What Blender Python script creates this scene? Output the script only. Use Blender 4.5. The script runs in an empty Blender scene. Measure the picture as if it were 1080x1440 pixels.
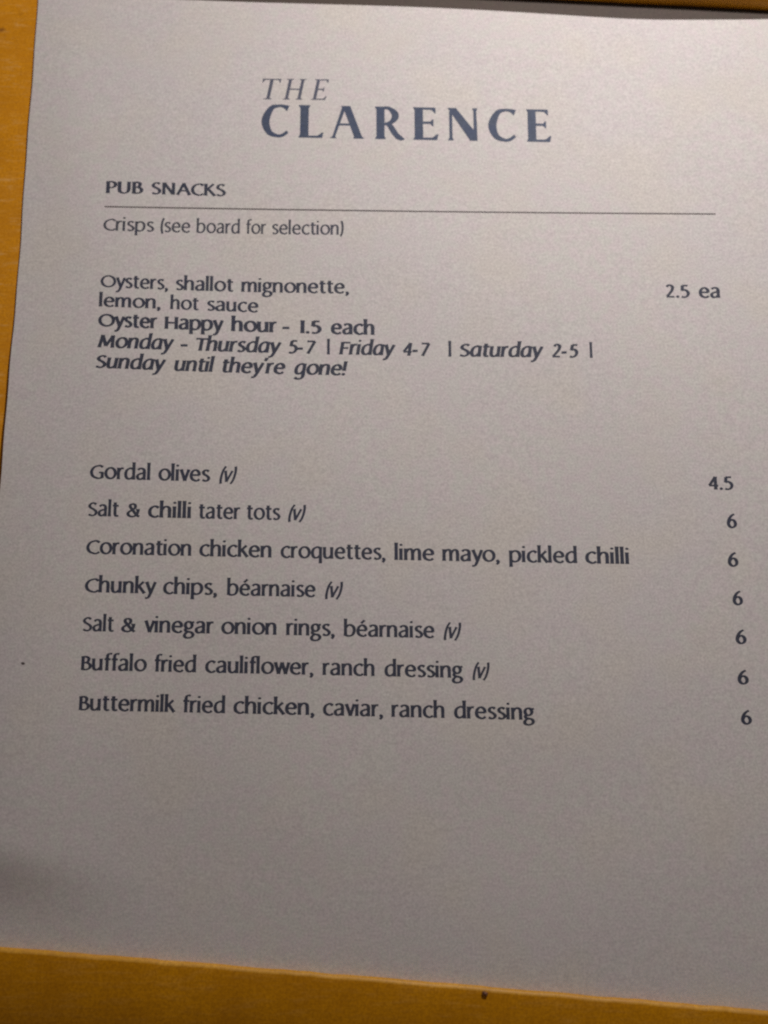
import bpy, bmesh, math, random
import numpy as np
from mathutils import Vector
from mathutils.geometry import delaunay_2d_cdt

random.seed(3)
rng = np.random.default_rng(5)
scene = bpy.context.scene
COL = scene.collection

# ------------------------------------------------------------------ camera
TILT = math.radians(10.7)
DIST = 0.252
FPX = 1400.0                      # focal length in pixels of the 1080x1440 photograph
cam_d = bpy.data.cameras.new("camera")
cam = bpy.data.objects.new("camera", cam_d)
COL.objects.link(cam)
cam_d.sensor_fit = 'VERTICAL'
cam_d.sensor_height = 36.0
cam_d.lens = 36.0 * FPX / 1440.0
cam_d.clip_start = 0.01
cam_d.clip_end = 50
FWD = np.array([0.0, math.sin(TILT), -math.cos(TILT)])
CAM = -FWD * DIST
cam.location = CAM
cam.rotation_euler = (TILT, 0, 0)
cam_d.dof.use_dof = True
cam_d.dof.focus_distance = 0.2475
cam_d.dof.aperture_fstop = 8.5
scene.camera = cam

# ------------------------------------------------------------------ light
world = bpy.data.worlds.new("World")
scene.world = world
world.use_nodes = True
bg = world.node_tree.nodes["Background"]
bg.inputs[0].default_value = (1.0, 0.82, 0.71, 1)     # dim warm bar room
bg.inputs[1].default_value = 0.066

lamp_d = bpy.data.lights.new("lamp", 'AREA')
lamp_d.shape = 'DISK'
lamp_d.size = 0.03
lamp_d.energy = 0.735
lamp_d.color = (1.0, 0.952, 0.938)
lamp = bpy.data.objects.new("lamp", lamp_d)
COL.objects.link(lamp)
lamp.location = (0.098, 0.242, 0.228)
lamp.rotation_euler = (Vector((0.0, 0.0, 0.0)) - Vector(lamp.location)).to_track_quat('-Z', 'Y').to_euler()

vs = scene.view_settings
vs.view_transform = 'Standard'
vs.look = 'None'
vs.exposure = 0.0
vs.gamma = 1.0
vs.use_curve_mapping = False
scene.cycles.use_denoising = False
scene.cycles.filter_width = 2.2

# ------------------------------------------------------------------ the sheet's gentle waves (world metres)
UP = np.array([0.0, math.cos(TILT), math.sin(TILT)])


def ray_dirs(px, py):
    px = np.asarray(px, float); py = np.asarray(py, float)
    x = (px - 540.0) / FPX
    y = (720.0 - py) / FPX
    return np.stack([x, FWD[1] + y * UP[1], FWD[2] + y * UP[2]], -1)


def flat(px, py, z=0.0):
    """point of the level plane at height z that the photograph shows at (px, py)"""
    d = ray_dirs(px, py)
    t = (z - CAM[2]) / d[..., 2]
    return CAM + d * t[..., None]


def F(px, py):
    p = flat(px, py)
    return float(p[0]), float(p[1])


# (centre x, centre y, sx, sy, height, rotation)
_w = []
for (px, py, sx, sy, h, rot) in (
        (1000, 60, .012, .012, .0006, 0.3),
        (905, 40, .007, .022, -.00008, -0.25),
        (640, 10, .030, .010, .00030, 0.0),
        (-4, 1178, .0175, (.045, .0078), .0032, -0.20),
        (330, 800, .045, .045, .0024, 0.1),
        (260, 560, .060, .020, .00035, 0.2),
        (820, 760, .050, .030, .00030, -0.3),
        (540, 1330, .150, .012, .00030, -0.08),
        (150, 330, .014, .050, .0006, 0.35),
        (330, 120, .030, .012, .0004, 0.5),
        (620, 400, .040, .014, .00045, -0.5),
        (900, 520, .022, .040, .0005, 0.6),
        (400, 700, .018, .035, .0005, -0.7),
        (760, 1000, .040, .016, .0006, 0.25),
        (480, 1180, .030, .013, .0005, -0.4),
        (930, 1220, .030, .014, .0005, 0.3),
        (100, 130, .006, .030, .00022, 0.1)):
    cx, cy = F(px, py)
    _w.append((cx, cy, sx, sy, h, math.cos(rot), math.sin(rot)))


ZPAGE = 0.00028


def zpaper(x, y):
    x = np.asarray(x, float); y = np.asarray(y, float)
    z = np.zeros_like(x)
    for cx, cy, sx, sy, h, c, s in _w:
        dx = x - cx; dy = y - cy
        u = (dx * c + dy * s) / sx
        v = -dx * s + dy * c
        v = v / (np.where(v > 0, sy[0], sy[1]) if isinstance(sy, tuple) else sy)
        z = z + h * np.exp(-0.5 * (u * u + v * v))
    return z + ZPAGE


def on_page(px, py, lift=0.0):
    d = ray_dirs(px, py)
    z = np.zeros(d.shape[:-1])
    for _ in range(8):
        t = (z + lift - CAM[2]) / d[..., 2]
        p = CAM + d * t[..., None]
        z = zpaper(p[..., 0], p[..., 1])
    p[..., 2] = z + lift
    return p


# ------------------------------------------------------------------ helpers
def link_mesh(name, verts, faces, mat, parent=None, smooth=False):
    me = bpy.data.meshes.new(name)
    me.from_pydata([tuple(map(float, v)) for v in verts], [], faces)
    me.validate()
    me.update()
    me.materials.append(mat)
    if smooth:
        for p in me.polygons:
            p.use_smooth = True
    o = bpy.data.objects.new(name, me)
    COL.objects.link(o)
    if parent is not None:
        o.parent = parent
    return o


def nodes_of(name):
    m = bpy.data.materials.new(name)
    m.use_nodes = True
    nt = m.node_tree
    b = nt.nodes["Principled BSDF"]
    return m, nt, b


def N(nt, t, **kw):
    n = nt.nodes.new(t)
    for k, v in kw.items():
        if k.startswith("i_"):
            n.inputs[k[2:].replace("_", " ")].default_value = v
        else:
            setattr(n, k, v)
    return n


def mix(nt, fac, a, b, mode='MIX'):
    m = nt.nodes.new('ShaderNodeMix')
    m.data_type = 'RGBA'
    m.blend_type = mode
    for sock, val in ((m.inputs[0], fac), (m.inputs[6], a), (m.inputs[7], b)):
        if hasattr(val, 'links'):
            nt.links.new(val, sock)
        elif isinstance(val, (int, float)):
            sock.default_value = val
        else:
            sock.default_value = (*val, 1)
    return m.outputs[2]


def ramp(nt, src, lo, hi, a=0.0, b=1.0):
    r = nt.nodes.new('ShaderNodeMapRange')
    r.inputs[1].default_value = lo
    r.inputs[2].default_value = hi
    r.inputs[3].default_value = a
    r.inputs[4].default_value = b
    nt.links.new(src, r.inputs[0])
    return r.outputs[0]


def coords(nt, scale=(1, 1, 1), rot=0.0):
    tc = nt.nodes.new('ShaderNodeTexCoord')
    mp = nt.nodes.new('ShaderNodeMapping')
    mp.inputs['Scale'].default_value = scale
    mp.inputs['Rotation'].default_value = (0, 0, rot)
    nt.links.new(tc.outputs['Object'], mp.inputs['Vector'])
    return mp.outputs[0]


def noise(nt, vec, scale, detail=2.0, rough=0.5):
    n = nt.nodes.new('ShaderNodeTexNoise')
    n.inputs['Scale'].default_value = scale
    n.inputs['Detail'].default_value = detail
    n.inputs['Roughness'].default_value = rough
    nt.links.new(vec, n.inputs['Vector'])
    return n.outputs['Fac'], n.outputs['Color']


# ------------------------------------------------------------------ materials
def paper_material(name, base):
    m, nt, b = nodes_of(name)
    v = coords(nt)
    f1, c1 = noise(nt, v, 1900, 3, 0.62)          # fibres
    vf = coords(nt, (0.28, 1, 1), 0.02)
    f2, _ = noise(nt, vf, 1300, 2, 0.55)         # grain of the sheet
    f3, c3 = noise(nt, v, 330, 2, 0.5)            # soft blotches
    f4, _ = noise(nt, v, 22, 2, 0.5)
    col = mix(nt, ramp(nt, f3, .38, .62), [x * k for x, k in zip(base, (1.0, .955, .965))], [x * k for x, k in zip(base, (.975, 1.0, .955))])
    col = mix(nt, ramp(nt, f4, .35, .65, 0, .5), col, [x * k for x, k in zip(base, (.97, .955, .975))])
    f5, _ = noise(nt, v, 48, 2, .5)
    col = mix(nt, ramp(nt, f5, .48, .68, 0, .8), col, [x * k for x, k in zip(base, (1.0, .985, .92))])
    col = mix(nt, ramp(nt, f1, .30, .70, 0, 1), mix(nt, 1.0, col, (.74, .74, .75), 'MULTIPLY'), col)
    col = mix(nt, ramp(nt, f2, .30, .70, 0, 1), mix(nt, 1.0, col, (.94, .935, .94), 'MULTIPLY'), col)
    nt.links.new(col, b.inputs['Base Color'])
    b.inputs['Roughness'].default_value = .72
    b.inputs['Specular IOR Level'].default_value = .25
    bp = nt.nodes.new('ShaderNodeBump')
    bp.inputs['Strength'].default_value = .16
    bp.inputs['Distance'].default_value = .00006
    nt.links.new(f1, bp.inputs['Height'])
    bp2 = nt.nodes.new('ShaderNodeBump')
    bp2.inputs['Strength'].default_value = .25
    bp2.inputs['Distance'].default_value = .0005
    nt.links.new(f4, bp2.inputs['Height'])
    nt.links.new(bp2.outputs[0], bp.inputs['Normal'])
    nt.links.new(bp.outputs[0], b.inputs['Normal'])
    return m


M_PAPER = paper_material("paper", (.875, .825, .80))
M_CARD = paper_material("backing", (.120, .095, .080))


def ink_material(name, base, var=.35):
    m, nt, b = nodes_of(name)
    v = coords(nt)
    f, _ = noise(nt, v, 1500, 2, .6)
    f2, _ = noise(nt, v, 260, 2, .6)
    light = [min(1, x * (1 + 1.1 * var) + .03 * var) for x in base]
    col = mix(nt, ramp(nt, f, .35, .75), base, light)
    col = mix(nt, ramp(nt, f2, .4, .7, 0, .5), col, [base[0] * .9, base[1] * .95, base[2] * 1.25])
    nt.links.new(col, b.inputs['Base Color'])
    b.inputs['Roughness'].default_value = .6
    b.inputs['Specular IOR Level'].default_value = .25
    return m


M_INK = ink_material("black_ink", (.052, .056, .078))
M_INK_THIN = ink_material("black_ink_thin", (.075, .076, .092))
M_NAVY = ink_material("navy_ink", (.066, .084, .130))
M_SLATE = ink_material("slate_ink", (.10, .105, .14))
M_RULE = ink_material("rule_ink", (.12, .10, .095))


def cloth_material(name, base, stains=(), scuff=0.0, warp=.18):
    m, nt, b = nodes_of(name)
    v = coords(nt)
    vs_ = coords(nt, (.16, 1, 1), 0.03)
    fs, _ = noise(nt, vs_, 900, 4, .65)          # long threads
    vt = coords(nt, (1, .16, 1), 0.03)
    ft, _ = noise(nt, vt, 900, 3, .6)
    fb, _ = noise(nt, v, 70, 4, .6)
    ff, _ = noise(nt, v, 1700, 3, .6)
    col = mix(nt, ramp(nt, fb, .32, .68), [base[0] * .80, base[1] * .76, base[2] * .5], base)
    col = mix(nt, ramp(nt, fs, .50, .80, 0, .45), col, (.80, .42, .09))
    col = mix(nt, ramp(nt, ft, .30, .48, warp, 0), col, (.40, .13, .004))
    col = mix(nt, ramp(nt, ff, .36, .62, .62, 0), col, [base[0] * .55, base[1] * .5, base[2] * .4])
    if scuff:
        vs2 = coords(nt, (.22, 1, 1), -0.06)
        g1, _ = noise(nt, vs2, 620, 4, .7)
        g2, _ = noise(nt, v, 190, 4, .65)
        mm = nt.nodes.new('ShaderNodeMath'); mm.operation = 'MULTIPLY'
        nt.links.new(ramp(nt, g1, .52, .72), mm.inputs[0]); nt.links.new(ramp(nt, g2, .40, .62, .15, 1), mm.inputs[1])
        col = mix(nt, ramp(nt, mm.outputs[0], 0, 1, 0, scuff), col, (.92, .52, .16))
        col = mix(nt, ramp(nt, g2, .34, .52, .55, 0), col, [base[0] * .72, base[1] * .66, base[2]])
    for (sx, sy, r, sc) in stains:
        tc = nt.nodes.new('ShaderNodeTexCoord')
        sub = nt.nodes.new('ShaderNodeVectorMath'); sub.operation = 'SUBTRACT'
        sub.inputs[1].default_value = (sx, sy, 0)
        nt.links.new(tc.outputs['Object'], sub.inputs[0])
        mul = nt.nodes.new('ShaderNodeVectorMath'); mul.operation = 'MULTIPLY'
        mul.inputs[1].default_value = (1, 1.15, 0)
        nt.links.new(sub.outputs[0], mul.inputs[0])
        ln = nt.nodes.new('ShaderNodeVectorMath'); ln.operation = 'LENGTH'
        nt.links.new(mul.outputs[0], ln.inputs[0])
        ad = nt.nodes.new('ShaderNodeMath'); ad.operation = 'MULTIPLY_ADD'
        fn, _ = noise(nt, v, 420, 2, .6)
        nt.links.new(fn, ad.inputs[0]); ad.inputs[1].default_value = r * 1.6
        nt.links.new(ln.outputs['Value'], ad.inputs[2])
        col = mix(nt, ramp(nt, ad.outputs[0], r * .9, r * 2.0, sc, 0), col, (.16, .045, .012))
    nt.links.new(col, b.inputs['Base Color'])
    b.inputs['Roughness'].default_value = .5
    b.inputs['Specular IOR Level'].default_value = .45
    bp = nt.nodes.new('ShaderNodeBump')
    bp.inputs['Strength'].default_value = .5
    bp.inputs['Distance'].default_value = .00012
    nt.links.new(fs, bp.inputs['Height'])
    bp2 = nt.nodes.new('ShaderNodeBump')
    bp2.inputs['Strength'].default_value = .4
    bp2.inputs['Distance'].default_value = .00008
    nt.links.new(ft, bp2.inputs['Height'])
    nt.links.new(bp.outputs[0], bp2.inputs['Normal'])
    nt.links.new(bp2.outputs[0], b.inputs['Normal'])
    return m


OCHRE = (.80, .32, .002)
sx_, sy_ = F(3, 42)
s2x, s2y = F(30, 20)
M_CLOTH = cloth_material("ochre_book_cloth", (.98, .40, .005), ((sx_, sy_, .0011, .8), (s2x, s2y, .0008, .22)), .75, .12)
M_POCKET = cloth_material("ochre_pocket_cloth", (.82, .345, .001))
M_POCKET.node_tree.nodes['Principled BSDF'].inputs['Specular IOR Level'].default_value = .28
M_EDGE = cloth_material("pocket_rim_highlight", (.97, .49, .05), (), .4)  # paler orange paints the lamplight caught by the pocket's rounded rim

m, nt, b = nodes_of("dark_wood")
vw = coords(nt, (.12, 1, 1))
fw, _ = noise(nt, vw, 60, 5, .6)
nt.links.new(mix(nt, ramp(nt, fw, .3, .7), (.035, .018, .009), (.09, .045, .022)), b.inputs['Base Color'])
b.inputs['Roughness'].default_value = .4
M_WOOD = m

m, nt, b = nodes_of("crumb_brown")
fw, _ = noise(nt, coords(nt), 2500, 3, .6)
nt.links.new(mix(nt, ramp(nt, fw, .35, .65), (.09, .03, .012), (.30, .13, .07)), b.inputs['Base Color'])
b.inputs['Roughness'].default_value = .45
M_CRUMB = m

# ------------------------------------------------------------------ setting: the table the menu lies on
bm = bmesh.new()
bmesh.ops.create_cube(bm, size=1.0)
for v in bm.verts:
    v.co = Vector((v.co.x * .9, v.co.y * .8, v.co.z * .03 - .0197))
me = bpy.data.meshes.new("table_surface"); bm.to_mesh(me); bm.free()
me.materials.append(M_WOOD)
table = bpy.data.objects.new("table_surface", me); COL.objects.link(table)
table["kind"] = "structure"

# ------------------------------------------------------------------ the yellow menu holder
holder = bpy.data.objects.new("menu_holder", None)
COL.objects.link(holder)
holder["label"] = "ochre yellow cloth covered menu holder framing the printed sheet"
holder["category"] = "menu holder"


def slab(name, corners, z0, z1, mat, parent, r=.0004, seg=3, sub=0):
    """slab with rounded edges; corners = (x, y) counter-clockwise"""
    bm = bmesh.new()
    lo = [bm.verts.new((x, y, z0)) for x, y in corners]
    hi = [bm.verts.new((x, y, z1)) for x, y in corners]
    bm.faces.new(list(reversed(lo)))
    top = bm.faces.new(hi)
    n = len(corners)
    for i in range(n):
        bm.faces.new((lo[i], lo[(i + 1) % n], hi[(i + 1) % n], hi[i]))
    bm.normal_update()
    bmesh.ops.bevel(bm, geom=list(top.edges), offset=r, segments=seg, affect='EDGES', profile=.5)
    me = bpy.data.meshes.new(name); bm.to_mesh(me); bm.free()
    me.materials.append(mat)
    for p in me.polygons:
        p.use_smooth = abs(p.normal.z) < .999 and abs(p.normal.z) > .001
    o = bpy.data.objects.new(name, me); COL.objects.link(o); o.parent = parent
    return o


BOARD_TOP = 0.0
slab("board", [F(-170, 1700), F(1400, 1790), F(1330, -160), F(-60, -190)], -.0046, BOARD_TOP, M_CLOTH, holder, .0008)
# grey inner card that shows between the sheet's top edge and the upper band
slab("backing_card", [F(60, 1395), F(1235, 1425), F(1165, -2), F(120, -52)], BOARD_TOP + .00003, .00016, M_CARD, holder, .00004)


def band(name, edge_px, depth_px, prof, zref, wob, mat, edge_mat=None):
    """long folded cloth strip; edge_px is the line its free edge lies on (at height zref), prof its section (inset, height)"""
    bm = bmesh.new()
    rows = []
    top = prof[-1][1]
    for i, (px, py) in enumerate(edge_px):
        p = flat(px, py, zref)
        q = flat(px + depth_px[0], py + depth_px[1], zref)
        d = np.array([q[0] - p[0], q[1] - p[1]]); ln = np.linalg.norm(d); d /= ln
        w = wob * (math.sin(i * .9) * .5 + math.sin(i * 2.3 + 1) * .3 + random.uniform(-.5, .5))
        row = [bm.verts.new((p[0] + d[0] * (o + w), p[1] + d[1] * (o + w), z)) for o, z in prof]
        row.append(bm.verts.new((p[0] + d[0] * ln, p[1] + d[1] * ln, top)))
        row.append(bm.verts.new((p[0] + d[0] * ln, p[1] + d[1] * ln, prof[0][1])))
        rows.append(row)
    k = len(prof)
    for a, c in zip(rows[:-1], rows[1:]):
        m_ = len(a)
        for j in range(m_):
            f = bm.faces.new((a[j], a[(j + 1) % m_], c[(j + 1) % m_], c[j]))
            f.smooth = j < k
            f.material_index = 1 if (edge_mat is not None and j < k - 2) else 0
    bm.faces.new(rows[0]); bm.faces.new(list(reversed(rows[-1])))
    bmesh.ops.recalc_face_normals(bm, faces=bm.faces)
    me = bpy.data.meshes.new(name); bm.to_mesh(me); bm.free()
    me.materials.append(mat)
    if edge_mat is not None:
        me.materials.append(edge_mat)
    o = bpy.data.objects.new(name, me); COL.objects.link(o); o.parent = holder
    return o


xs = np.linspace(-150, 1380, 90)
low = [(x, 1331.0 + .0795 * x + .0000035 * x * x) for x in xs]
half = [(.0009 * (1 - math.cos(a)), .0009 + .00095 * (1 + math.sin(a))) for a in np.linspace(-math.pi / 2, math.pi / 2, 9)]
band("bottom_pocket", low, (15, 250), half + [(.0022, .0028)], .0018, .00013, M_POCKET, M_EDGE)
xs = np.linspace(-60, 1330, 60)
upp = [(x, -36.5 + .0435 * x + .0000035 * x * x) for x in xs]
band("top_band", upp, (-5, -140), [(.0004, .0002), (0, .0005), (.0001, .0018), (.0007, .0040), (.0019, .0056), (.0036, .0062), (.0060, .0062)], .0005, .00004, M_POCKET)

# ------------------------------------------------------------------ the printed sheet
page = bpy.data.objects.new("menu_page", None)
COL.objects.link(page)
page["label"] = "white printed pub snack menu sheet lying on the ochre yellow holder"
page["category"] = "menu"

NU, NV = 150, 200
THICK = .00010
tx = np.array([52, 160, 260, 400, 540, 660, 760, 860, 910, 960, 1010, 1080, 1165])
ty = np.array([-9.5, -5.0, .3, 4.6, 10.0, 14.6, 19.5, 25.6, 28.0, 29.6, 29.4, 27.6, 24.0])
us = np.linspace(0, 1, NU + 1)
topx = 52 + (1165 - 52) * us
# smooth interpolation of the sheet's slightly wavy upper edge
_c = np.polyfit((tx - 600) / 560, ty, 7)
topy = np.polyval(_c, (topx - 600) / 560)
botx = -56 + (1250 + 56) * us
boty = 1378 + .0795 * botx
bm = bmesh.new()
top_v = []; low_v = []
for j in range(NV + 1):
    v = j / NV
    qx = topx * (1 - v) + botx * v; qy = topy * (1 - v) + boty * v
    edge = 54 - .0680 * qy[0] - .0000105 * qy[0] ** 2
    edge = edge + 0.5 * math.sin(qy[0] * .021) + .4 * math.sin(qy[0] * .057 + 1)
    qx = qx + (edge - qx[0]) * (1 - us) ** 3
    row = flat(qx, qy, ZPAGE)
    z = zpaper(row[:, 0], row[:, 1])
    top_v.append([bm.verts.new((row[i, 0], row[i, 1], z[i])) for i in range(NU + 1)])
    low_v.append([bm.verts.new((row[i, 0], row[i, 1], z[i] - THICK)) for i in range(NU + 1)])
for j in range(NV):
    for i in range(NU):
        f = bm.faces.new((top_v[j][i], top_v[j + 1][i], top_v[j + 1][i + 1], top_v[j][i + 1])); f.smooth = True
        f = bm.faces.new((low_v[j][i], low_v[j][i + 1], low_v[j + 1][i + 1], low_v[j + 1][i])); f.smooth = True
ring = [(0, i) for i in range(NU)] + [(j, NU) for j in range(NV)] + [(NV, i) for i in range(NU, 0, -1)] + [(j, 0) for j in range(NV, 0, -1)]
for a, c in zip(ring, ring[1:] + ring[:1]):
    bm.faces.new((top_v[a[0]][a[1]], top_v[c[0]][c[1]], low_v[c[0]][c[1]], low_v[a[0]][a[1]]))
for e in bm.edges:
    if len(e.link_faces) == 2 and e.link_faces[0].smooth != e.link_faces[1].smooth:
        e.smooth = False
bmesh.ops.recalc_face_normals(bm, faces=bm.faces)
me = bpy.data.meshes.new("sheet"); bm.to_mesh(me); bm.free()
me.materials.append(M_PAPER)
sheet = bpy.data.objects.new("sheet", me); COL.objects.link(sheet); sheet.parent = page

# ------------------------------------------------------------------ lettering: a humanist pen-drawn alphabet
# units: ascender 1, x-height .65, capitals .83, descender -.30
def cat(pts, n=7):
    """Catmull-Rom through the points"""
    P = np.array(pts, float)
    P = np.vstack([2 * P[0] - P[1], P, 2 * P[-1] - P[-2]])
    out = []
    for i in range(1, len(P) - 2):
        p0, p1, p2, p3 = P[i - 1:i + 3]
        for k in range(n):
            t = k / n
            out.append(.5 * (2 * p1 + (p2 - p0) * t + (2 * p0 - 5 * p1 + 4 * p2 - p3) * t * t + (3 * p1 - p0 - 3 * p2 + p3) * t ** 3))
    out.append(P[-2])
    return np.array(out)


def oval(cx, cy, rx, ry, a0=0, a1=360, n=28):
    a = np.radians(np.linspace(a0, a1, n + 1))
    return np.stack([cx + rx * np.cos(a), cy + ry * np.sin(a)], -1)


def S(*pts):
    return ('s', pts)


def L(*pts):
    return ('l', pts)


def E(cx, cy, rx, ry):
    return ('e', (cx, cy, rx, ry))


def D(cx, cy, r):
    return ('d', (cx, cy, r))


G = {
 'a': [S((.07, .53), (.15, .605), (.26, .615), (.355, .55), (.375, .42)), L((.375, .46), (.375, 0)), S((.375, .375), (.2, .335), (.07, .25), (.06, .12), (.14, .035), (.26, .06), (.375, .17))],
 'A1': [L((.42, .64), (.42, 0)), S((.42, .56), (.34, .61), (.25, .615), (.11, .5), (.055, .28), (.1, .09), (.2, .035), (.33, .1), (.42, .25))],
 'b': [L((.06, 1), (.06, .02)), S((.06, .44), (.16, .57), (.28, .61), (.42, .52), (.465, .32), (.40, .11), (.26, .025), (.13, .035), (.06, .09))],
 'c': [S((.43, .53), (.34, .60), (.25, .61), (.11, .5), (.06, .32), (.1, .13), (.24, .03), (.34, .035), (.44, .11))],
 'd': [L((.44, 1), (.44, 0)), S((.44, .55), (.35, .605), (.26, .61), (.11, .5), (.06, .30), (.1, .11), (.21, .035), (.34, .08), (.44, .2))],
 'e': [L((.07, .335), (.44, .335)), S((.435, .32), (.41, .50), (.27, .61), (.12, .52), (.06, .32), (.11, .12), (.26, .03), (.37, .04), (.45, .12))],
 'f': [S((.35, .92), (.27, .955), (.175, .91), (.14, .78), (.135, .6)), L((.135, .7), (.135, 0)), L((.01, .60), (.29, .60))],
 'g': [E(.21, .425, .15, .185), S((.12, .27), (.075, .20), (.09, .12), (.2, .075), (.34, .035), (.415, -.08), (.35, -.22), (.2, -.275), (.07, -.23), (.035, -.12), (.09, -.01), (.17, .06)), L((.31, .565), (.46, .60))],
 'G1': [L((.42, .64), (.42, -.05)), S((.42, .0), (.40, -.18), (.28, -.28), (.14, -.27), (.05, -.2)), S((.42, .56), (.34, .61), (.25, .615), (.11, .5), (.055, .28), (.1, .09), (.2, .035), (.33, .1), (.42, .25))],
 'h': [L((.06, 1), (.06, 0)), S((.06, .40), (.16, .56), (.27, .61), (.38, .54), (.40, .38)), L((.40, .42), (.40, 0))],
 'i': [L((.06, .63), (.06, 0)), D(.07, .86, .068)],
 'k': [L((.06, 1), (.06, 0)), L((.08, .30), (.37, .63)), L((.16, .40), (.42, 0))],
 'l': [L((.06, 1), (.06, 0))],
 'm': [L((.06, .63), (.06, 0)), S((.06, .40), (.15, .55), (.25, .61), (.34, .54), (.36, .38)), L((.36, .42), (.36, 0)), S((.36, .40), (.45, .55), (.55, .61), (.64, .54), (.66, .38)), L((.66, .42), (.66, 0))],
 'n': [L((.06, .63), (.06, 0)), S((.06, .40), (.16, .56), (.27, .61), (.38, .54), (.40, .38)), L((.40, .42), (.40, 0))],
 'o': [E(.285, .32, .225, .29)],
 'p': [L((.06, .63), (.06, -.28)), S((.06, .46), (.16, .57), (.28, .61), (.42, .52), (.465, .32), (.40, .11), (.26, .025), (.13, .05), (.06, .12))],
 'q': [L((.44, .63), (.44, -.28)), S((.44, .55), (.35, .605), (.26, .61), (.11, .5), (.06, .30), (.1, .11), (.21, .035), (.34, .08), (.44, .2))],
 'r': [L((.06, .63), (.06, 0)), S((.06, .38), (.12, .52), (.2, .60), (.30, .59))],
 's': [S((.335, .545), (.25, .605), (.15, .595), (.08, .5), (.12, .39), (.25, .305), (.335, .19), (.29, .07), (.18, .03), (.045, .08))],
 't': [L((.135, .80), (.135, .15)), S((.135, .22), (.155, .08), (.235, .03), (.32, .06)), L((.01, .60), (.31, .60))],
 'u': [L((.06, .63), (.06, .2)), S((.06, .26), (.085, .1), (.18, .03), (.29, .07), (.40, .2)), L((.40, .63), (.40, 0))],
 'v': [L((.03, .63), (.215, .01)), L((.205, .01), (.385, .63))],
 'w': [L((.03, .63), (.185, .01)), L((.175, .01), (.335, .62)), L((.33, .62), (.50, .01)), L((.49, .01), (.64, .63))],
 'y': [L((.03, .63), (.23, .03)), S((.42, .63), (.32, .32), (.22, .02), (.14, -.19), (.06, -.26), (-.02, -.25))],
 "'": [S((.09, .99), (.085, .9), (.03, .78))],
 ',': [D(.07, .05, .075), S((.10, .06), (.085, -.06), (.02, -.15))],
 '.': [D(.07, .06, .078)],
 '-': [('p', [(.0, .225), (.27, .235), (.27, .385), (.0, .375)])],
 '|': [L((.05, .97), (.05, -.02))],
 '!': [L((.08, .88), (.065, .28)), D(.06, .065, .08)],
 '(': [S((.175, .93), (.09, .70), (.06, .40), (.07, .12), (.115, -.11))],
 ')': [S((.085, .93), (.135, .70), (.145, .40), (.115, .12), (.03, -.11))],
 '&': [S((.54, .42), (.47, .16), (.33, .035), (.18, .03), (.065, .12), (.07, .26), (.22, .39), (.37, .52), (.38, .68), (.28, .75), (.16, .70), (.155, .57), (.28, .38), (.44, .14), (.58, .02)), L((.42, .42), (.60, .42))],
 '1': [L((.06, .82), (.06, 0))],
 '2': [S((.05, .68), (.13, .79), (.24, .79), (.33, .68), (.30, .48), (.17, .24), (.05, .06)), L((.03, .045), (.40, .045))],
 '4': [L((.33, .80), (.33, 0)), L((.33, .79), (.04, .25)), L((.02, .245), (.45, .245))],
 '5': [L((.36, .78), (.10, .78)), L((.11, .78), (.085, .45)), S((.08, .45), (.2, .50), (.32, .42), (.37, .27), (.31, .1), (.18, .025), (.04, .06))],
 '6': [S((.37, .80), (.23, .70), (.11, .50), (.065, .27), (.12, .09), (.24, .025), (.36, .10), (.40, .25), (.35, .41), (.24, .47), (.13, .40), (.075, .28))],
 '7': [L((.02, .775), (.41, .775)), L((.40, .78), (.15, 0))],
 'B': [L((.07, .82), (.07, .01)), S((.07, .785), (.22, .79), (.33, .70), (.30, .52), (.20, .45), (.08, .44)), S((.08, .44), (.26, .44), (.39, .34), (.40, .17), (.28, .05), (.07, .04))],
 'C': [S((.60, .69), (.50, .77), (.40, .785), (.18, .68), (.065, .42), (.14, .15), (.36, .03), (.50, .04), (.61, .13))],
 'G': [S((.60, .70), (.50, .775), (.40, .785), (.18, .68), (.065, .42), (.14, .15), (.36, .03), (.50, .045), (.59, .09)), L((.58, .40), (.58, .06)), L((.42, .38), (.61, .38))],
 'F': [L((.07, .82), (.07, 0)), L((.07, .785), (.44, .785)), L((.07, .43), (.38, .43))],
 'H': [L((.07, .82), (.07, 0)), L((.54, .82), (.54, 0)), L((.07, .42), (.54, .42))],
 'K': [L((.07, .82), (.07, 0)), L((.09, .38), (.46, .82)), L((.18, .47), (.53, 0))],
 'M': [L((.12, .82), (.06, 0)), L((.12, .80), (.37, .1)), L((.36, .1), (.61, .80)), L((.61, .82), (.68, 0))],
 'N': [L((.07, .82), (.07, 0)), L((.08, .80), (.54, .03)), L((.55, .82), (.55, 0))],
 'O': [E(.40, .41, .34, .375)],
 'P': [L((.07, .82), (.07, 0)), S((.07, .785), (.24, .79), (.38, .70), (.40, .55), (.30, .41), (.08, .37))],
 'S': [S((.42, .71), (.32, .785), (.19, .77), (.09, .64), (.14, .51), (.30, .41), (.42, .28), (.40, .12), (.25, .03), (.05, .09))],
 'T': [L((.02, .785), (.58, .785)), L((.30, .785), (.30, 0))],
 'U': [L((.07, .82), (.07, .3)), S((.07, .36), (.09, .15), (.20, .045), (.33, .035), (.46, .14), (.49, .36)), L((.49, .82), (.49, .3))],
 'A': [L((.36, .81), (.05, 0)), L((.34, .81), (.66, 0)), L((.16, .29), (.54, .29))],
}
G['\u00e9'] = G['e'] + [L((.21, .72), (.37, .92))]
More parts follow.
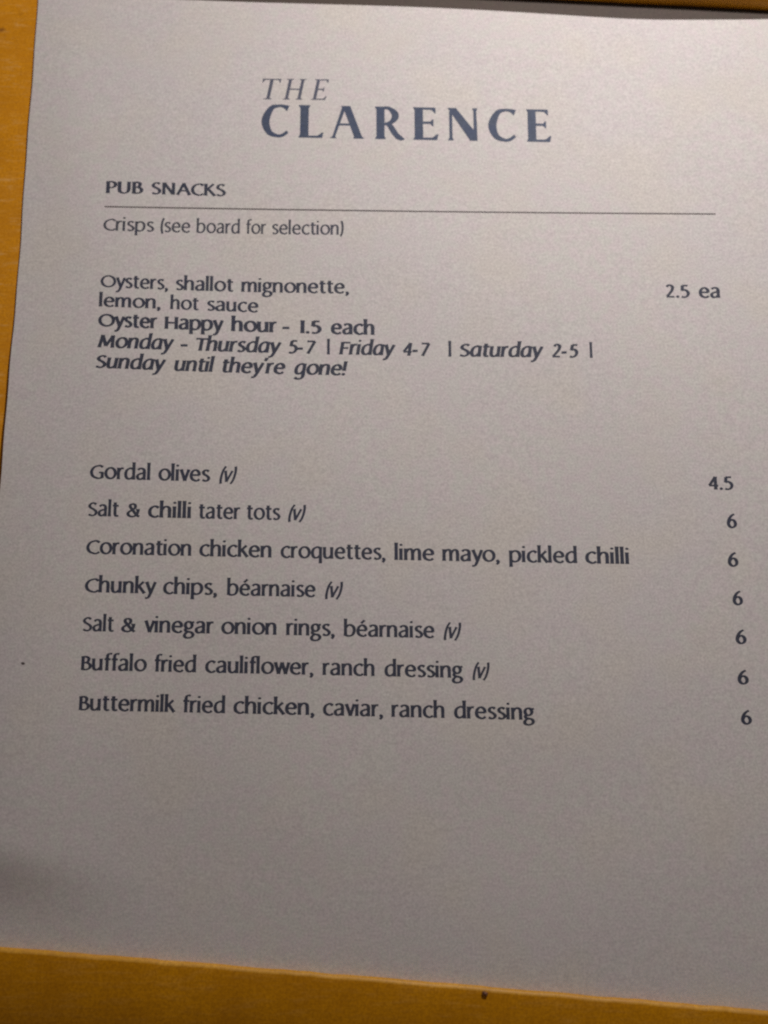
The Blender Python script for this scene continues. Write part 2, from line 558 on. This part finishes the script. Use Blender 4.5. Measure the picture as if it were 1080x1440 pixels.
ADV = {'a': .52, 'A1': .55, 'b': .575, 'c': .49, 'd': .57, 'e': .545, 'f': .33, 'g': .50, 'G1': .55, 'h': .54, 'i': .21, 'k': .475, 'l': .205, 'm': .80, 'n': .54,
       'o': .60, 'p': .57, 'q': .57, 'r': .345, 's': .42, 't': .365, 'u': .545, 'v': .44, 'w': .69, 'y': .45, "'": .17, ',': .23, '.': .21, '-': .37, '|': .2, '!': .22,
       '(': .20, ')': .24, '&': .68, '1': .21, '2': .49, '4': .52, '5': .47, '6': .52, '7': .46, 'B': .50, 'C': .63, 'G': .69, 'F': .47, 'H': .68, 'K': .54, 'M': .80,
       'N': .68, 'O': .83, 'P': .48, 'S': .53, 'T': .58, 'U': .62, 'A': .70, '\u00e9': .545}


def stroke_quads(P, Wd, Td, phi=math.radians(14), closed=False, flare=0.0, widths=None):
    P = np.asarray(P, float)
    if closed:
        T = np.roll(P, -1, 0) - np.roll(P, 1, 0)
    else:
        T = np.gradient(P, axis=0)
    T /= np.linalg.norm(T, axis=1)[:, None] + 1e-9
    th = np.arctan2(T[:, 1], T[:, 0])
    if widths is None:
        w = np.sqrt((Wd * np.sin(th - phi)) ** 2 + (Td * np.cos(th - phi)) ** 2)
        if flare:
            k = np.linspace(-1, 1, len(P))
            w = w * (1 + flare * np.abs(k) ** 5)
    else:
        w = widths
    nrm = np.stack([-T[:, 1], T[:, 0]], -1)
    A = P + nrm * (w / 2)[:, None]
    B = P - nrm * (w / 2)[:, None]
    polys = []
    n = len(P)
    for i in range(n if closed else n - 1):
        j = (i + 1) % n
        polys.append([tuple(B[i]), tuple(B[j]), tuple(A[j])])
        polys.append([tuple(B[i]), tuple(A[j]), tuple(A[i])])
    return polys


def union(polys):
    vs_, fs_, idx = [], [], {}
    for p in polys:
        f = []
        for x, y in p:
            k = (round(x, 6), round(y, 6))
            if k not in idx:
                idx[k] = len(vs_); vs_.append(Vector(k))
            if not f or f[-1] != idx[k]:
                f.append(idx[k])
        if len(f) > 2 and f[0] == f[-1]:
            f.pop()
        if len(set(f)) >= 3:
            a = sum(vs_[f[i]].x * vs_[f[(i + 1) % len(f)]].y - vs_[f[(i + 1) % len(f)]].x * vs_[f[i]].y for i in range(len(f)))
            if abs(a) < 1e-9:
                continue
            fs_.append(f if a > 0 else f[::-1])
    r = delaunay_2d_cdt(vs_, [], fs_, 1, 1e-5)
    V = np.array([tuple(v) for v in r[0]])
    Fo = [tuple(f) for f, o in zip(r[2], r[5]) if len(o) > 0]
    return V, Fo


CAPS = .955
_cache = {}


def glyph(ch, Wd, Td):
    k = (ch, Wd, Td)
    if k in _cache:
        return _cache[k]
    polys = []
    for kind, a in G[ch]:
        if kind == 's':
            polys += stroke_quads(cat(a), Wd, Td)
        elif kind == 'l':
            p0, p1 = np.array(a[0]), np.array(a[1])
            t = np.linspace(0, 1, 7)[:, None]
            polys += stroke_quads(p0 * (1 - t) + p1 * t, Wd, Td, flare=.16)
        elif kind == 'e':
            polys += stroke_quads(oval(*a)[:-1], Wd, Td, closed=True)
        elif kind == 'd':
            r = a[2] * (.75 + 2.1 * Wd)
            polys.append([tuple(p) for p in oval(a[0], a[1], r, r, 45, 405, 12)[:-1]])
        elif kind == 'p':
            polys.append(list(a))
    V, Fa = union(polys)
    if ch[0].islower() or ch in ('A1', 'G1'):          # a large x-height
        y = V[:, 1]
        V[:, 1] = np.where(y < 0, y, np.where(y < .65, y * 1.06, .689 + (y - .65) * (1 - .689) / .35))
    if ch[0].isupper() and ch not in ('A1', 'G1'):
        V[:, 1] *= CAPS
    _cache[k] = (V, Fa)
    return _cache[k]


# display capitals of the title (cap height 1), drawn as outlines and swelling strokes
def wide(pts):
    p = np.array(pts, float)
    c = cat(p, 9)
    return stroke_quads(c[:, :2], 0, 0, widths=c[:, 2])


TITLE = {
 'C': (wide([(.86, .885, .19), (.72, .945, .105), (.54, .957, .085), (.31, .87, .165), (.135, .50, .262), (.25, .16, .19), (.50, .042, .10), (.68, .06, .10), (.85, .175, .10)]), 1.0),
 'L': ([[(.0, 1), (.37, 1), (.37, .985), (.32, .90), (.315, .2), (.32, .065), (.60, .07), (.735, .165), (.785, .165), (.745, 0), (0, 0), (0, .015), (.05, .1), (.055, .9), (0, .985)]], .84),
 'A': ([[(0, 0), (.20, 0), (.20, .015), (.165, .06), (.46, .86), (.42, .99), (.37, .95), (.075, .06), (0, .015)],
        [(.35, 1), (.64, 1), (.64, .985), (1.0, .07), (1.067, .015), (1.067, 0), (.73, 0), (.73, .015), (.75, .07), (.44, .86), (.35, .985)],
        [(.22, .395), (.66, .395), (.635, .46), (.245, .46)]], 1.08),
 'R': ([[(.0, 1), (.34, 1), (.34, .93), (.31, .90), (.31, .1), (.35, .015), (.35, 0), (0, 0), (0, .015), (.045, .1), (.045, .9), (0, .985)],
        [(.28, .47), (.52, .49), (.60, .41), (.75, .19), (.955, .02), (.955, -.005), (.82, -.035), (.68, .01), (.55, .15), (.38, .42)]]
       + wide([(.22, .957, .085), (.46, .945, .11), (.655, .74, .235), (.52, .525, .13), (.28, .455, .075)]), .97),
 'E': ([[(0, 1), (.68, 1), (.69, .82), (.655, .82), (.56, .922), (.30, .93), (.30, .568), (.52, .568), (.585, .64), (.615, .64), (.615, .42), (.585, .42), (.52, .492), (.30, .492),
         (.30, .075), (.58, .078), (.72, .185), (.765, .185), (.725, 0), (0, 0), (0, .015), (.04, .09), (.04, .91), (0, .985)]], .80),
 'N': ([[(0, 0), (.17, 0), (.17, .015), (.135, .08), (.135, .9), (.04, .9), (.04, .08), (0, .015)],
        [(0, 1), (.25, 1), (.80, .30), (.885, 0), (.66, 0), (.09, .86), (0, .985)],
        [(.735, 1), (.89, 1), (.89, .985), (.86, .9), (.885, 0), (.77, .17), (.77, .9), (.735, .985)]], .93),
}
HAIR = {
 'T': ([[(.0, 1), (.88, 1), (.87, .80), (.835, .80), (.77, .94), (.52, .95), (.52, .07), (.62, .03), (.62, 0), (.24, 0), (.24, .03), (.36, .07), (.36, .95), (.11, .94), (.04, .80), (.01, .80)]], .95),
 'H': ([[(.0, 0), (.34, 0), (.34, .03), (.245, .06), (.245, .94), (.34, .97), (.34, 1), (0, 1), (0, .97), (.095, .94), (.095, .06), (0, .03)],
        [(.60, 0), (.94, 0), (.94, .03), (.845, .06), (.845, .94), (.94, .97), (.94, 1), (.60, 1), (.60, .97), (.695, .94), (.695, .06), (.60, .03)],
        [(.2, .475), (.75, .475), (.75, .535), (.2, .535)]], 1.0),
 'E': ([[(0, 1), (.66, 1), (.66, .82), (.63, .82), (.56, .94), (.245, .945), (.245, .54), (.45, .54), (.50, .62), (.53, .62), (.53, .40), (.50, .40), (.45, .475), (.245, .475), (.245, .06), (.58, .065), (.68, .19), (.715, .19), (.68, 0),
         (0, 0), (0, .03), (.095, .06), (.095, .94), (0, .97)]], .8),
}


def lean(px):
    """how far the columns of type lean, seen in the photograph"""
    return .052 + (px - 130) * (-.122 / 900)


def set_word(chars, x0, x1, base, size, glyphs, track=0.0, slant=0.0):
    """letters of one word: list of (verts in photograph pixels, faces)"""
    items = []; pen = 0.0; lo = 1e9; hi = -1e9
    for ch in chars:
        (V, Fa), adv = glyphs(ch)
        Vx = V[:, 0] + pen + (0 if ch in '|-' else slant) * V[:, 1]
        items.append((Vx, V[:, 1], Fa))
        lo = min(lo, Vx.min()); hi = max(hi, Vx.max())
        pen += adv + track
    k = (x1 - x0) / (hi - lo)
    out = []
    for Vx, Vy, Fa in items:
        X = x0 + (Vx - lo) * k
        Y = base(X) - Vy * size
        X = X + lean(X) * Vy * size
        out.append((X, Y, Fa))
    return out


def print_mesh(name, words, mat, parent, lift=.000018):
    verts = []; faces = []
    for X, Y, Fa in words:
        p = on_page(X, Y, lift)
        o = len(verts)
        verts += [tuple(q) for q in p]
        # keep faces turned up (photograph y runs down)
        faces += [tuple(o + i for i in f) for f in Fa]
    ob = link_mesh(name, verts, faces, mat, parent)
    return ob


def row_base(pts):
    pts = np.array(pts, float)
    deg = 2 if len(pts) > 3 else 1
    c = np.polyfit((pts[:, 0] - 500) / 500, pts[:, 1], deg)
    return lambda x: np.polyval(c, (np.asarray(x, float) - 500) / 500)


REG = (.152, .096)
BOLD = (.176, .110)
LITE = (.130, .086)


def text_glyphs(wt, italic=False):
    sub = {'a': 'A1', 'g': 'G1'}

    def get(ch):
        c = sub.get(ch, ch) if italic else ch
        return glyph(c, *wt), ADV[c]
    return get


def line(words, pts, size, wt, mat, italic=False, name="menu_line", label=None, track=0.0):
    """words = [(text, first pixel, last pixel)]; pts = baseline points"""
    base = row_base(pts)
    g = text_glyphs(wt, italic)
    gi = text_glyphs((.135, .09), True)
    body = []; marks = []
    for w, a, c in words:
        if w == '(v)':
            marks += set_word(w, a, c, base, size * .97, gi, -.02, .20)
        else:
            body += set_word(w, a, c, base, size, g, track, .125 if italic else 0.0)
    o = print_mesh(name, body, mat, page)
    if label:
        o["label"] = label
    if marks:
        print_mesh("diet_mark", marks, M_INK, o)
    return o


# title
title = bpy.data.objects.new("menu_title", None); COL.objects.link(title); title.parent = page
_tc = {k: union(p) for k, (p, a) in TITLE.items()}
_hc = {k: union(p) for k, (p, a) in HAIR.items()}
b_the = row_base([(370, 139.6), (463, 140.6)])
wd = []
for ch, a, c in (('T', 368.5, 395.5), ('H', 397.5, 431), ('E', 437, 462.5)):
    wd += set_word(ch, a, c, b_the, 29.0, lambda q: (_hc[q], HAIR[q][1]), 0, .20)
print_mesh("title_word", wd, M_SLATE, title)
b_big = row_base([(437, 193.8), (488, 194.6), (548, 195.8), (600, 197.0), (651, 197.8), (758, 199.6)])
wd = []
for ch, a, c in (('C', 367.2, 406.5), ('L', 419.5, 454.8), ('A', 464, 512), ('R', 527.3, 569.2), ('E', 581.3, 616.8), ('N', 630.2, 672), ('C', 687, 727), ('E', 741, 775.6)):
    wd += set_word(ch, a, c, b_big, 45.8, lambda q: (_tc[q], TITLE[q][1]))
print_mesh("title_word", wd, M_NAVY, title)

line([('PUB', 148.5, 201.5), ('SNACKS', 212.6, 317.6)], [(148, 271.4), (201, 272.6), (260, 274.2), (318, 276.0)], 21.3, (.170, .09), M_INK, name="section_heading", label="bold section heading in capitals", track=.035)

# ruled line under the heading
b_rule = row_base([(147, 290.4), (330, 293.8), (510, 296.2), (760, 298.9), (1007, 301)])
rx = np.linspace(147, 1006.5, 120)
th = .95
X = np.concatenate([rx, rx]); Y = np.concatenate([b_rule(rx) - th, b_rule(rx) + th])
print_mesh("divider_rule", [(X, Y, [(i + 120, i + 121, i + 1, i) for i in range(119)])], M_RULE, page)

line([('Crisps', 145, 216.7), ('(see', 225.5, 267.5), ('board', 276, 337.3), ('for', 346, 374), ('selection)', 382.5, 483.3)],
     [(145, 323.9), (200, 325.2), (250, 326.6), (330, 328.5), (400, 329.5), (480, 330)], 20.8, LITE, M_INK_THIN, label="paler thin line")
line([('Oysters,', 141, 236.4), ('shallot', 247, 328.3), ('mignonette,', 339, 491)],
     [(141, 403.6), (236, 406.4), (290, 409), (330, 410.8), (420, 411.8), (490, 412.4)], 21.2, REG, M_INK)
line([('lemon,', 138.6, 226), ('hot', 239, 279.5), ('sauce', 291, 363.4)],
     [(138, 430.8), (220, 433.6), (280, 436.4), (362, 439.2)], 20.6, REG, M_INK)
line([('Oyster', 137.6, 220.6), ('Happy', 231, 314.6), ('hour', 324.6, 389.2), ('-', 397, 407), ('1.5', 422, 452.4), ('each', 465, 527)],
     [(138, 458.9), (220, 461.2), (270, 463.0), (350, 467.2), (430, 468.8), (527, 470.6)], 22.0, BOLD, M_INK, label="bold line about the oyster offer")
line([('Monday', 136.6, 245), ('-', 253.7, 263.7), ('Thursday', 275.4, 396), ('5-7', 405.6, 445), ('|', 459.6, 464), ('Friday', 476.5, 556.5), ('4-7', 566, 605.8), ('|', 630.6, 635), ('Saturday', 646, 765), ('2-5', 776.3, 813.7), ('|', 829.4, 833.6)],
     [(136, 488.2), (240, 491.4), (310, 494.4), (400, 496.6), (470, 498.6), (560, 499.8), (650, 500.8), (740, 501.9), (832, 503)], 22.4, (.170, .106), M_INK, True, label="bold italic line of offer hours")
line([('Sunday', 134, 233.5), ('until', 244.4, 302.2), ('they\'re', 312.4, 401.4), ('gone!', 412.6, 489.4)],
     [(134, 517.2), (230, 520.0), (275, 522), (330, 524.6), (400, 526.2), (490, 527.6)], 22.4, (.170, .106), M_INK, True, label="bold italic line of offer hours")
line([('Gordal', 126, 211.2), ('olives', 222.3, 295.6), ('(v)', 308.3, 333.2)], [(126, 672.8), (210, 675), (260, 676.4), (330, 678)], 24.4, REG, M_INK)
line([('Salt', 123.4, 167), ('&', 177.5, 196.8), ('chilli', 207.7, 268.6), ('tater', 279.5, 337.6), ('tots', 347, 394.4), ('(v)', 405, 430.2)],
     [(124, 725.4), (187, 727), (240, 728.2), (310, 729.4), (370, 730.8), (430, 731.8)], 24.2, REG, M_INK)
line([('Coronation', 120.8, 269), ('chicken', 280, 382), ('croquettes,', 394.4, 542.4), ('lime', 554.4, 611), ('mayo,', 621.8, 703.2), ('pickled', 715.8, 812), ('chilli', 823.2, 885.2)],
     [(121, 778.8), (260, 781.2), (350, 783.2), (430, 785.0), (530, 787.0), (660, 789.2), (760, 791.3), (885, 793)], 24.4, REG, M_INK)
line([('Chunky', 118.8, 220), ('chips,', 229, 305.4), ('b\u00e9arnaise', 318.8, 443.8), ('(v)', 457, 482.4)],
     [(119, 832.6), (200, 834.4), (270, 835.8), (340, 837.6), (440, 839.4), (480, 840.4)], 24.6, REG, M_INK)
line([('Salt', 115.8, 160), ('&', 170, 190.6), ('vinegar', 202, 300.2), ('onion', 310.8, 389), ('rings,', 402, 471), ('b\u00e9arnaise', 483.2, 611.2), ('(v)', 624, 649)],
     [(116, 887.4), (230, 889.4), (350, 892.2), (430, 893.4), (500, 895), (600, 897), (640, 897.8)], 24.8, REG, M_INK)
line([('Buffalo', 113.4, 206.4), ('fried', 217, 275.8), ('cauliflower,', 288.2, 441), ('ranch', 453.3, 527), ('dressing', 540.6, 651.6), ('(v)', 664.6, 689)],
     [(113, 942.2), (190, 943.8), (250, 945), (330, 946.6), (430, 948.6), (510, 950.4), (600, 952.2), (680, 954)], 25.0, REG, M_INK)
line([('Buttermilk', 110.4, 247), ('fried', 257.2, 316.6), ('chicken,', 328, 442.4), ('caviar,', 454, 539), ('ranch', 550.2, 625.5), ('dressing', 638.5, 752.4)],
     [(110, 999), (240, 1000.8), (290, 1002.2), (380, 1004.8), (490, 1006.8), (590, 1008.9), (690, 1011)], 25.2, REG, M_INK)

PW = (.160, .104)
line([('2.5', 936.6, 970.6), ('ea', 983, 1013.2)], [(936, 418.2), (1013, 418.9)], 21.6, PW, M_INK, name="price")
line([('4.5', 996, 1032)], [(996, 688.2), (1032, 688.8)], 22.6, PW, M_INK, name="price")
for (a, c, y) in ((1022.4, 1037, 742.2), (1023.8, 1039, 796.4), (1030.6, 1045.4, 850.6), (1034.8, 1050.4, 905.2), (1037.6, 1053.6, 962), (1042.4, 1058, 1018.4)):
    line([('6', a, c)], [(a, y), (c, y + .2)], 24.2, PW, M_INK, name="price")

# a speck of dirt printed on the sheet
a = np.linspace(0, 2 * np.pi, 12)[:-1]
X = 32.3 + 2.6 * np.cos(a) * (1 + .2 * np.sin(2 * a + .4)); Y = 933 + 2.0 * np.sin(a)
print_mesh("ink_speck", [(X, Y, [tuple(range(10, -1, -1))])], M_RULE, page)

# ------------------------------------------------------------------ crumb lying on the lower band
cx, cy, cz = flat(682, 1397, .0031)
bm = bmesh.new()
bmesh.ops.create_icosphere(bm, subdivisions=3, radius=1.0)
for v in bm.verts:
    d = v.co.normalized()
    k = 1 + .22 * math.sin(5 * d.x + 1) * math.cos(4 * d.y) + .12 * math.sin(9 * d.z + 3 * d.x)
    v.co = Vector((d.x * .00066 * k, d.y * .00043 * k, d.z * .00030 * k))
me = bpy.data.meshes.new("crumb"); bm.to_mesh(me); bm.free()
for p in me.polygons:
    p.use_smooth = True
me.materials.append(M_CRUMB)
crumb = bpy.data.objects.new("crumb", me); COL.objects.link(crumb)
crumb.location = (cx, cy, .00325)
crumb.rotation_euler = (0, 0, -.35)
crumb["label"] = "tiny dark brown crumb on the yellow band below the menu sheet"
crumb["category"] = "crumb"
